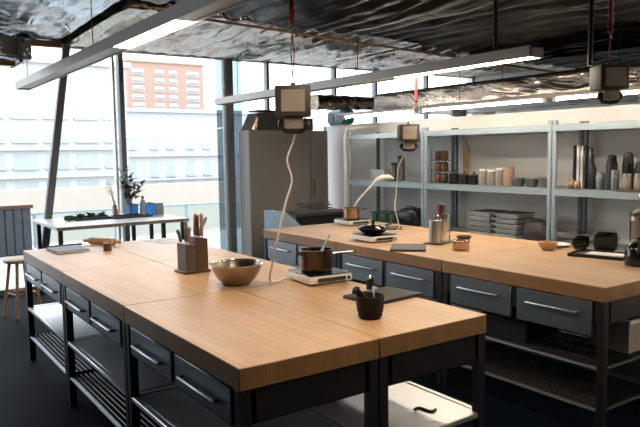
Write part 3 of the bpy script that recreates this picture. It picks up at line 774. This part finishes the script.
for k in range(10):
    y = -d+.004+k*(2*d-.008)/9
    for x in (-w+.004, w-.004): m.box(x-.004, x+.004, y-.006, y+.006, .008, h)
for k in range(7):
    x = -w+.004+k*(2*w-.008)/6
    for y in (-d+.004, d-.004): m.box(x-.006, x+.006, y-.003, y+.003, .008, h)
m.build('basket_bars', 'green', t, smooth=False)
MB().box(-w-.006, w+.006, -d-.006, -d+.008, h, h+.016).box(-w-.006, w+.006, d-.008, d+.006, h, h+.016).box(-w-.006, -w+.008, -d+.008, d-.008, h, h+.016).box(w-.008, w+.006, -d+.008, d-.008, h, h+.016).build('rim', 'green', t, smooth=False)

# ------------------------------------------------------------------ far end: grey cabinet, crates, bin
t = thing('tall_cabinet', 'tall plain grey cabinet standing before the window corner', 'cabinet', (4.53, 8.25, 0))
MB().box(0, 1.36, .02, .30, .0, 1.985, .003).build('carcass', 'cab', t)
MB().box(.004, 1.045, 0, .0185, .08, 1.98, .003).build('door', 'cab', t)
d2 = MB().box(1.055, 1.356, 0, .0185, .08, 1.98, .003).build('door', 'cab', t)
MB().tube([(1.085, 0, 1.0), (1.085, -.03, 1.0), (1.085, -.03, 1.25), (1.085, 0, 1.25)], .006, 8).build('handle', 'grey_box', d2)
MB().box(.01, 1.35, .005, .018, 0, .078).build('plinth', 'black', t, smooth=False)
t = thing('fabric_crate', 'dark crate with a tan end on top of the grey cabinet', 'crate', (4.84, 8.40, 1.987))
MB().prism([(-.28, 0), (.28, 0), (.28, .26), (-.16, .24)], -.14, .14, 'y').build('crate_body', 'crate_dark', t, smooth=False)
MB().box(-.15, .29, -.145, .145, .262, .285, .005).build('lid', 'black', t)
MB().prism([(-.265, .004), (-.18, .004), (-.155, .18), (-.185, .18)], -.146, -.141, 'y').build('patch', 'copper', t, smooth=False)
t = thing('cardboard_box', 'dark box lying right of the crate on the grey cabinet', 'box', (5.40, 8.40, 1.987), .0)
MB().box(-.24, .24, -.13, .13, 0, .18, .004).build('box_body', 'crate_dark', t)
MB().box(-.24, .24, -.02, .02, .1805, .1825).build('tape', 'pine', t, smooth=False)
# teal projector-like unit on the partition
t = thing('teal_speaker', 'teal portable speaker lying on top of the partition wall', 'speaker', (6.15, 8.27, 2.071), 0)
MB().box(-.09, .09, -.26, .26, .012, .23, .05, 4).build('housing', 'teal', t)
for s in (-1, 1): MB().tube([(-.086, s*.13, .105), (-.098, s*.13, .105)], [.085, .078], 24).build('grille', 'black', t)
MB().tube([(0, -.18, .19), (0, -.16, .245), (0, .16, .245), (0, .18, .19)], .010, 8).build('handle', 'black', t)
MB().box(-.07, .07, -.2, .2, 0, .014).build('base', 'black', t, smooth=False)
# pale blue bin & dark chest beyond the island end
t = thing('waste_bin', 'pale blue bin with sloping lid at the far island end', 'bin', (4.06, 6.62, 0))
MB().box(-.15, .15, -.15, .15, 0, .72, .02, 2).build('bin_body', 'pale_blue', t)
MB().prism([(-.16, .722), (.16, .722), (.16, .80), (-.06, .985), (-.16, .985)], -.16, .16, 'y').build('lid', 'pale_blue', t, smooth=False)
MB().box(-.02, .12, -.165, -.160, .74, .80).build('flap', 'slate', t, smooth=False)
t = thing('storage_chest', 'dark low chest between right island end and grey cabinet', 'chest', (4.95, 7.05, 0))
MB().box(-.55, .30, -.20, .20, .03, .86, .006).build('chest_body', 'black', t)
MB().box(-.57, .32, -.22, .22, .862, .90, .005).build('lid', 'grey_box', t)
for sx in (-.5, .25):
    for sy in (-.16, .16): MB().box(sx-.025, sx+.025, sy-.025, sy+.025, 0, .03).build('foot', 'black', t, smooth=False)
t = thing('wire_basket', 'dark wire basket on the low chest behind the island', 'basket', (4.78, 7.02, .90))
m = MB()
for z in (.006, .05, .09):
    m.tube([(-.2, -.12, z), (.2, -.12, z), (.2, .12, z), (-.2, .12, z), (-.2, -.12, z)], .005, 6)
for k in range(11):
    x = -.2+.04*k; m.tube([(x, -.12, .09), (x, -.12, .004), (x, .12, .004), (x, .12, .09)], .003, 5)
m.build('wire_frame', 'black_steel', t)
for s in (-1, 1): MB().tube([(s*.2, -.05, .09), (s*.215, -.04, .12), (s*.215, .04, .12), (s*.2, .05, .09)], .005, 6).build('handle', 'black_steel', t)

# ------------------------------------------------------------------ pendant strip lamps
def strip_lamp(label, x, z, y0, y1, lits, hang, w=.15, h=.085):
    t = thing('strip_lamp', label, 'lamp', (x, 0, z), 0, 'suspended strip lamps')
    m = MB()
    m.box(-w/2, w/2, y0, y1, h-.012, h).box(-w/2, -w/2+.008, y0, y1, 0, h-.012).box(w/2-.008, w/2, y0, y1, 0, h-.012)
    m.build('housing', 'lamp', t, smooth=False)
    cur = y0+.02
    for a, b in lits:
        if a > cur+.05: MB().box(-w/2+.008, w/2-.008, cur, a-.004, .012, .02).build('blank_cover', 'lamp', t, smooth=False)
        MB().box(-w/2+.008, w/2-.008, a, b, .012, .02).build('diffuser', 'led', t, smooth=False); cur = b+.004
    if cur < y1-.1: MB().box(-w/2+.008, w/2-.008, cur, y1-.02, .012, .02).build('blank_cover', 'lamp', t, smooth=False)
    for y in (y0, y1-.012): MB().box(-w/2-.001, w/2+.001, y, y+.012, -.001, h+.001).build('end_cap', 'grey_box', t, smooth=False)
    for y, zt, r in hang: MB().tube([(0, y, h), (0, y, zt-z)], r, 8).build('hanger', 'black_steel', t)
    return t
strip_lamp('long suspended strip lamp over the left island by the window', 1.645, 2.44, .65, 8.45, [(1.25, 2.40), (3.80, 4.95)], [(1.0, 3.0, .004), (2.5, 3.0, .004), (3.6, 3.0, .004), (5.6, 3.0, .004), (8.15, 3.0, .004)])
strip_lamp('long suspended strip lamp over the right island', 4.24, 2.345, 3.22, 8.55, [(3.26, 4.85)], [(3.62, 2.84, .016), (5.4, 2.82, .004), (8.0, 3.0, .004)])
strip_lamp('added strip lamp out of view beyond the right island row, brightening the shelving', 4.24, 2.345, -1.7, 2.02, [(-1.6, .1)], [(-1., 2.86, .004), (1.5, 2.86, .004)])  # unseen lamp added to brighten the wall behind the shelves
t = thing('tube_lamp', 'slim bare tube lamp hanging low above the shelving aisle at right', 'lamp', (5.30, 0, 2.13))
MB().box(-.035, .035, -1.5, 7.15, .0, .035, .004).build('housing', 'lamp', t)
for a, b in ((-1.35, .25), (.40, 2.0), (2.15, 3.80), (3.95, 5.55), (5.7, 7.0)):
    MB().tube([(0, a, -.022), (0, b, -.018)], .009, 12).build('tube', 'led_cool', t)
    for y in (a-.02, b+.02): MB().box(-.018, .018, y-.02, y+.02, -.04, 0, .003).build('socket', 'white', t)
for y in (-1., 1.2, 3.2, 5.0, 6.8): MB().tube([(0, y, .035), (0, y, .67)], .004, 8).build('hanger', 'black_steel', t)

# ------------------------------------------------------------------ hanging socket boxes with red cords
def socket_box(label, loc, rz, s):
    t = thing('socket_box', label, 'socket box', loc, rz, 'hanging socket boxes')
    MB().box(-s/2, s/2, -s/2, s/2, 0, s*.84, s*.05, 2).build('housing', 'grey_box', t)
    MB().box(-s*.34, s*.34, -s/2-.006, -s/2+.001, s*.10, s*.72, .003).build('socket_panel', 'grey_panel', t)
    MB().box(-s*.28, s*.28, -s*.28, s*.28, -s*.36, -.001, s*.05, 2).build('lower_socket', 'grey_panel', t)
    for q in (-1, 1): MB().ball((q*s*.34, -s*.1, -s*.22), s*.12, (1, 1, 1.25), 2).build('knob', 'black', t)
    MB().tube([(-s*.34, -s*.1, -s*.3), (-s*.25, -s*.1, -s*.42), (0, -s*.1, -s*.45), (s*.25, -s*.1, -s*.42), (s*.34, -s*.1, -s*.3)], s*.06, 8).build('pull_ring', 'black', t)
    lathe_obj('eye', [(0, s*.84), (.014, s*.84), (.012, s*.84+.02), (0, s*.84+.024)], 'black_steel', t, 12)
    return t
def red_cord(label, x, y, ztop, zcoil, zbot, dx=0.):
    t = thing('suspension_cord', label, 'cord', (x, y, 0), 0, 'red cords holding the socket boxes')
    n = max(24, int((ztop-zcoil)*240))
    pts = []
    turns = (ztop-zcoil)/.017
    for k in range(n*3):
        s = k/(n*3-1); a = s*turns*2*PI
        pts.append((dx+.010*math.cos(a), .010*math.sin(a), ztop+(zcoil-ztop)*s))
    MB().tube(pts, .0085, 6).build('coil', 'red', t)
    MB().tube([(dx, 0, zcoil), (dx+.014, 0, zcoil-.018), (dx, 0, zcoil-.036), (dx-.014, 0, zcoil-.018), (dx, 0, zcoil)], .004, 6).build('hook', 'black', t)
    for s in (-1, 1): MB().tube([(dx, 0, zcoil-.034), (s*.010+dx*.3, 0, (zcoil+zbot)/2), (0, 0, zbot)], .003, 6).build('cord', 'red', t)
    return t
RZ = -.60
socket_box('nearest grey socket box hanging over the left island', (1.92, 3.00, 1.848), RZ, .187)
red_cord('red cord holding the socket box over the left island', 1.92, 3.00, 2.99, 2.325, 2.03)
socket_box('small grey socket box hanging over the far half of right island', (4.20, 4.60, 1.745), RZ, .187)
red_cord('red cord slanting to the socket box over the far right island', 4.20, 4.60, 2.34, 2.11, 1.93, .10)
socket_box('grey socket box hanging over the near end of right island', (4.06, 2.52, 2.035), RZ, .187)
red_cord('red cord holding the socket box near the right picture edge', 4.06, 2.52, 2.85, 2.39, 2.22)
tag(MB().tube([(4.0, 2.62, 2.86), (4.0, 2.62, 2.5), (4.0, 2.62, 2.20)], .016, 10).build('conduit', 'black'), 'thick black conduit dropping beside the near right socket box', 'conduit')
# white cables
def smooth_pts(P, n=10):
    P = [Vector(p) for p in P]; out = []
    Q = [P[0]*2-P[1]]+P+[P[-1]*2-P[-2]]
    for i in range(1, len(Q)-2):
        for k in range(n):
            t = k/n; a, b, c, d = Q[i-1:i+3]
            out.append(.5*((2*b)+(c-a)*t+(2*a-5*b+4*c-d)*t*t+(3*b-a-3*c+d)*t*t*t))
    out.append(P[-1]); return out
tag(MB().tube(smooth_pts([(1.92, 2.97, 1.785), (1.945, 3.05, 1.71), (1.905, 3.05, 1.618), (1.934, 3.05, 1.509), (1.886, 3.05, 1.375), (1.845, 3.07, 1.188), (1.86, 3.16, 1.03), (1.90, 3.25, .93), (1.98, 3.30, .907), (2.06, 3.26, .93)]), .0055, 8).build('power_cable', 'white_cable'),
    'white cable curling down from the socket box to the left island hob', 'cable')
tag(MB().tube(smooth_pts([(4.20, 4.60, 1.68), (4.22, 4.70, 1.60), (4.204, 4.75, 1.48), (4.177, 4.75, 1.25), (4.16, 4.75, 1.12), (4.20, 4.75, 1.0), (4.22, 4.76, .92), (4.12, 4.70, .906), (3.90, 4.55, .906), (3.72, 4.44, .93)]), .005, 8).build('power_cable', 'white_cable'),
    'white cable looping from the far socket box to the wok hob', 'cable')
t = thing('desk_light', 'white bent arm light standing behind the copper pot', 'lamp', (4.335, 5.66, T))
lathe_obj('base', [(0, 0), (.035, 0), (.035, .012), (0, .016)], 'white', t, 16)
MB().tube(smooth_pts([(0, 0, .012), (.0, -.02, .12), (.06, -.04, .23), (.16, -.06, .33), (.25, -.08, .42)]), .009, 8).build('arm', 'white', t)
MB().tube([(.25, -.08, .42), (.29, -.09, .455), (.36, -.10, .475), (.45, -.11, .475), (.50, -.12, .455)], [.012, .022, .030, .028, .012], 12).build('lamp_head', 'white', t)
tag(MB().tube(smooth_pts([(6.03, 7.24, 2.02), (5.56, 7.26, 1.98), (5.47, 7.26, 1.9), (5.47, 7.26, 1.2), (5.47, 7.26, .5), (5.47, 7.26, .02)]), .030, 12).build('conduit', 'white'),
    'bright white pipe running down the far end of the shelving', 'pipe')

# ------------------------------------------------------------------ foil ducts overhead
def foil_duct(name, label, mname, x0, x1, y0, y1, z0, z1, axis='x', amp=.03, freq=2., pleat=0., seed=0., dz=0., skew=0., step=.05, rnd=.06, bands=(), stretch=1., fade=False, sy=1.):
    """foil-wrapped duct: rounded box skin along x or y with crumpled surface"""
    t = thing(name, label, 'duct', (0, 0, 0))
    b = MB(); bm = b.bm
    if axis == 'x': a0, a1, c0, c1 = x0, x1, y0, y1
    else: a0, a1, c0, c1 = y0, y1, x0, x1
    w, h = c1-c0, z1-z0
    prof = []
    def seg(p, q):
        n = max(1, int((Vector(q)-Vector(p)).length/step))
        return [(p[0]+(q[0]-p[0])*k/n, p[1]+(q[1]-p[1])*k/n) for k in range(n)]
    r = min(rnd, h*.4, w*.4)
    prof += seg((r, 0), (w-r, 0)); prof += [(w-r+r*math.sin(k*PI/8), r-r*math.cos(k*PI/8)) for k in range(4)]
    prof += seg((w, r), (w, h-r)); prof += [(w-r+r*math.cos(k*PI/8), h-r+r*math.sin(k*PI/8)) for k in range(4)]
    prof += [(w-r-(w-2*r)*k/4, h) for k in range(4)]; prof += [(r-r*math.sin(k*PI/8), h-r+r*math.cos(k*PI/8)) for k in range(4)]
    prof += seg((0, h-r), (0, r)); prof += [(r-r*math.cos(k*PI/8), r-r*math.sin(k*PI/8)) for k in range(4)]
    n = int((a1-a0)/step)+1; rings = []
    S = Vector((seed*13.7, seed*7.1, seed*3.3))
    for i in range(n+1):
        s = i/n; a = a0+(a1-a0)*s; ring = []
        pin = min(1, min(s, 1-s)*12+.25)
        for (u, v) in prof:
            P = Vector((a, c0+u+skew*(a-a0), z0+v+dz*(a-a0)))
            q = Vector((P.x*stretch, P.y*sy, P.z))*freq+S
            d = noise.noise(q)*.9+noise.noise(q*2.3)*.5+noise.noise(q*5.1)*.28
            d -= abs(noise.noise(q*1.4+Vector((5, 2, 9))))*.9
            if pleat: d += pleat*math.sin(P[1]*0+((a if axis == 'x' else a) * 0 + u)*38+3*noise.noise(q*.8))*.6*0 + pleat*math.sin(a*26+4*noise.noise(q*.7))
            nrm = Vector((0, (u-w/2)/(w/2), (v-h/2)/(h/2)))
            if abs(nrm.y) > abs(nrm.z): nrm = Vector((0, math.copysign(1, nrm.y), 0))
            else: nrm = Vector((0, 0, math.copysign(1, nrm.z)))
            P = P+nrm*d*amp*(pin*(min(1, .05+min(u, w-u)/.45 if abs(nrm.z) > .5 else .6) if fade else 1) if v < h*.98 else 0)
            if axis == 'y': P = Vector((P.y, P.x, P.z))
            ring.append(bm.verts.new(P))
        rings.append(ring)
    m = len(prof)
    for A, B in zip(rings, rings[1:]):
        for k in range(m): bm.faces.new((A[k], A[(k+1) % m], B[(k+1) % m], B[k]))
    bm.faces.new(rings[0]); bm.faces.new(rings[-1])
    b.build('foil_wrap', mname, t, ang=65)
    for q in bands:
        g = MB(); zz = z0+dz*(q-a0); cc = c0+skew*(q-a0); e = amp*.9+.006
        if axis == 'x':
            g.box(q-.02, q+.02, cc-e, cc+w+e, zz-e-.004, zz-e).box(q-.02, q+.02, cc-e-.004, cc-e, zz-e, zz+h)
        else:
            g.box(cc-e, cc+w+e, q-.02, q+.02, zz-e-.004, zz-e).box(cc-e-.004, cc-e, q-.02, q+.02, zz-e, zz+h)
        g.build('strap', 'galv_dark', t, smooth=False)
    return t
# broad wrapped bulk over the window side
foil_duct('foil_duct', 'broad pale foil wrapped duct over the left window side', 'foil_sky_tint', -2.9, 2.05, 4.6, 8.60, 3.04, 3.45, 'x', .07, 1.1, .12, 1)
foil_duct('foil_duct', 'pleated foil wrapped duct over the middle of the room', 'foil', 2.15, 5.9, 6.1, 8.64, 3.005, 3.5, 'x', .065, 1.3, .8, 2, rnd=.05, fade=True, sy=.45)
foil_duct('foil_duct', 'pleated foil wrapped duct above the far room beyond the shelving', 'foil_warm_tint', 5.98, 9.5, 6.1, 8.64, 3.005, 3.5, 'x', .065, 1.3, .7, 9, rnd=.05, fade=True, sy=.45)
foil_duct('foil_duct', 'low foil wrapped duct above the partition and shelving', 'foil_warm_tint', 5.98, 7.5, .5, 7.25, 2.19, 2.46, 'y', .04, 2.2, 0., 3, stretch=.35)
low = bpy.context.scene.objects['foil_duct.003']
for y in (1.5, 3.6, 5.6): MB().tube([(6.7, y, 2.42), (6.7, y, 2.74)], .006, 8).build('hanger_rod', 'galv_dark', low)
for y in (1.2, 3.4, 5.8): MB().box(6.0, 6.25, y-.02, y+.02, 2.0705, 2.155).build('bracket', 'galv_dark', low, smooth=False)
foil_duct('foil_duct', 'huge dark foil wrapped duct crossing overhead near the viewer', 'foil_shaded', 2.06, 9.2, 2.2, 5.62, 2.95, 3.5, 'x', .045, 1.2, .6, 4, dz=-.036, sy=.6)
foil_duct('foil_duct', 'dark crumpled foil duct over the near left', 'foil_shaded', 1.15, 1.95, -2.0, 4.5, 3.05, 3.4, 'y', .07, 2.0, .2, 5)
foil_duct('foil_duct', 'short pale foil duct ending beside the leaning column', 'foil_sky_tint', -2.5, 1.62, 7.75, 8.25, 2.70, 2.93, 'x', .03, 2.2, .3, 6, bands=(1.5,))
foil_duct('foil_duct', 'brownish foil duct crossing below the high windows at far end', 'foil_warm_tint', 5.55, 9.4, 8.0, 8.24, 2.29, 2.50, 'x', .035, 1.6, .3, 7, stretch=.5)
# timber battens along the duct edges
def batten(label, x0, x1, y0, y1, z0, z1):
    tag(MB().box(x0, x1, y0, y1, z0, z1, .004).build('timber_batten', 'beam'), label, 'batten')
batten('brown timber batten edging the pale duct above the column', -2.9, 2.12, 8.47, 8.53, 2.965, 3.035)
batten('brown timber batten under the short pale foil duct', -2.5, 1.50, 8.0, 8.06, 2.655, 2.71)
b_ = tag(MB().box(0, 5.6, -.015, .015, -.010, .010, .003).build('timber_batten', 'beam', None, (2.3, 5.62, 2.885), 0), 'brown timber batten under far edge of the huge dark duct', 'batten')
b_.rotation_euler.y = math.atan(.036)

# ------------------------------------------------------------------ outside
struct(MB().box(-30, 60, YW+.2, 13.3, -.3, -.02), 'terrace', 'terrace', smooth=False)
struct(MB().box(-150, 320, 13.3, 260, -4.2, -4.0), 'ground', 'street', smooth=False)
struct(MB().box(-30, 90, 30, 30.6, -4, .28), 'boundary_wall', 'kerbwall', smooth=False)
t = thing('glass_balustrade', 'low glass balustrade along the terrace edge outside', 'balustrade', (0, 13.0, -.02))
for k in range(8):
    x = 2.6+1.5*k
    MB().box(x+.03, x+1.47, -.008, .008, .08, .60).build('glass_panel', 'glass_rail', t, smooth=False)
    MB().box(x-.025, x+.025, -.025, .025, 0, .60).build('post', 'galv', t, smooth=False)
MB().box(2.5, 14.7, -.03, .03, .602, .64).build('top_rail', 'galv', t, smooth=False)
t = thing('planter_box', 'dark slatted planter box out on the terrace', 'planter', (1.30, 12.45, -.02))
MB().box(-1.1, 1.08, -.30, .30, 0, .80).build('planter_body', 'rattan', t, smooth=False)
for k in range(16): MB().box(-1.1+.137*k, -1.1+.137*k+.11, -.325, -.302, .02, .80).build('slat', 'rattan', t, smooth=False)
MB().box(-1.14, 1.12, -.34, .34, .802, .86).build('rim', 'oak_dark', t, smooth=False)

def building(label, m, x0, x1, y, d, z0, z1, wins, cornice=None, extra=None):
    t = thing('building', label, 'building', (0, y, 0))
    MB().box(x0, x1, .0, d, z0, z1).build('facade', m, t, smooth=False)
    MB().box(x0-.4, x1+.4, -.5, d, z1, z1+.5).build('roof', m, t, smooth=False)
    for (a, b, c, e, mm) in wins:
        w = MB().box(a, b, -.02, .0, c, e).box(a-.1, b+.1, -.25, -.02, c-.18, c).build('window', mm, t, smooth=False)
    if extra:
        for (a, b, c, e) in extra: MB().box(a, b, -.5, .0, c, e).build('ledge', m, t, smooth=False)
    return t
# brick block far away: balcony rows in four columns
wins = []
for k in range(6):
    zt = 28.0-2.55*k
    for a, b, mm in ((70.0, 73.8, 'facade'), (77.2, 80.2, 'facade'), (81.9, 84.6, 'facade'), (87.6, 92.0, 'facade')):
        wins.append((a, b, zt-1.6, zt-.05, mm))
for a, b in ((70.4, 73.4), (77.8, 79.6), (82.2, 84.4), (88.0, 91.6)): wins.append((a, b, 10.9, 12.2, 'win_shade'))
t = building('tall pink brick apartment block far beyond the window', 'brick', 68.5, 93.6, 200, 20, 8.0, 30.0, wins, extra=[(68.2, 93.9, 13.9, 14.3)])
for k in range(6):
    zt = 28.0-2.55*k
    for a, b in ((70.0, 73.8), (77.2, 80.2), (81.9, 84.6), (87.6, 92.0)):
        MB().box(a, b, -.55, -.03, zt-1.75, zt-1.25).build('balcony_shadow', 'win_shade', t, smooth=False) if False else MB().box(a+.2, b-.2, -.10, -.03, zt-1.55, zt-1.0).build('window_opening', 'win_shade', t, smooth=False)
# pale block right behind the street
wins = []
for x in (31.1, 34.3, 36.7, 39.7, 42.3, 45.0):
    for zb, ht in ((-4.0+.0, 2.2), (-1.25, 2.4), (2.6, 1.5)):
        wins.append((x-.55, x+.55, zb, zb+ht, 'win_far'))
building('pale office building with tall windows right of the mullion', 'facade', 29.2, 60, 90, 14, -4, 7.6, wins, extra=[(29.2, 60, .95+.5, 1.7), (29.2, 60, -1.9, -1.65)])
wins = []
for z in (-1.6, .75, 3.0, 5.0):
    for k in range(7):
        x = 3.0+2.55*k
        wins.append((x, x+1.9, z, z+(1.15 if z < 2 else .8), 'win_far'))
building('pale building with rows of wide windows beyond the left glazing', 'facade_b', -20, 20.4, 60, 12, -4, 9.5, wins, extra=[(-20, 20.4, 2.2, 2.4), (-20, 20.4, -.15, .05)])

# ------------------------------------------------------------------ light
W = bpy.data.worlds.new('sky'); C.world = W; W.use_nodes = True
bg = W.node_tree.nodes['Background']
N, L = W.node_tree.nodes, W.node_tree.links
tc = N.new('ShaderNodeTexCoord'); sep = N.new('ShaderNodeSeparateXYZ'); L.new(tc.outputs['Generated'], sep.inputs[0])
cr = N.new('ShaderNodeValToRGB'); cr.color_ramp.elements[0].color = (.90, .95, 1., 1); cr.color_ramp.elements[1].color = (.80, .90, 1., 1)
L.new(sep.outputs['Z'], cr.inputs['Fac']); L.new(cr.outputs['Color'], bg.inputs['Color'])
bg.inputs['Strength'].default_value = 4.6
def portal(x0, x1, z0, z1):
    l = bpy.data.lights.new('window_portal', 'AREA'); l.shape = 'RECTANGLE'; l.size = x1-x0; l.size_y = z1-z0
    l.cycles.is_portal = True
    o = bpy.data.objects.new('window_portal', l); COL.objects.link(o)
    o.location = ((x0+x1)/2, YW+.15, (z0+z1)/2); o.rotation_euler = (-PI/2, 0, 0)
portal(X0, X1, .02, 3.02)

C.view_settings.view_transform = 'Standard'; C.view_settings.look = 'None'
C.view_settings.exposure = .12; C.view_settings.gamma = 1.; C.view_settings.use_curve_mapping = False
C.cycles.max_bounces = 8; C.cycles.transparent_max_bounces = 16
C.cycles.use_denoising = True
C.cycles.sample_clamp_indirect = 8
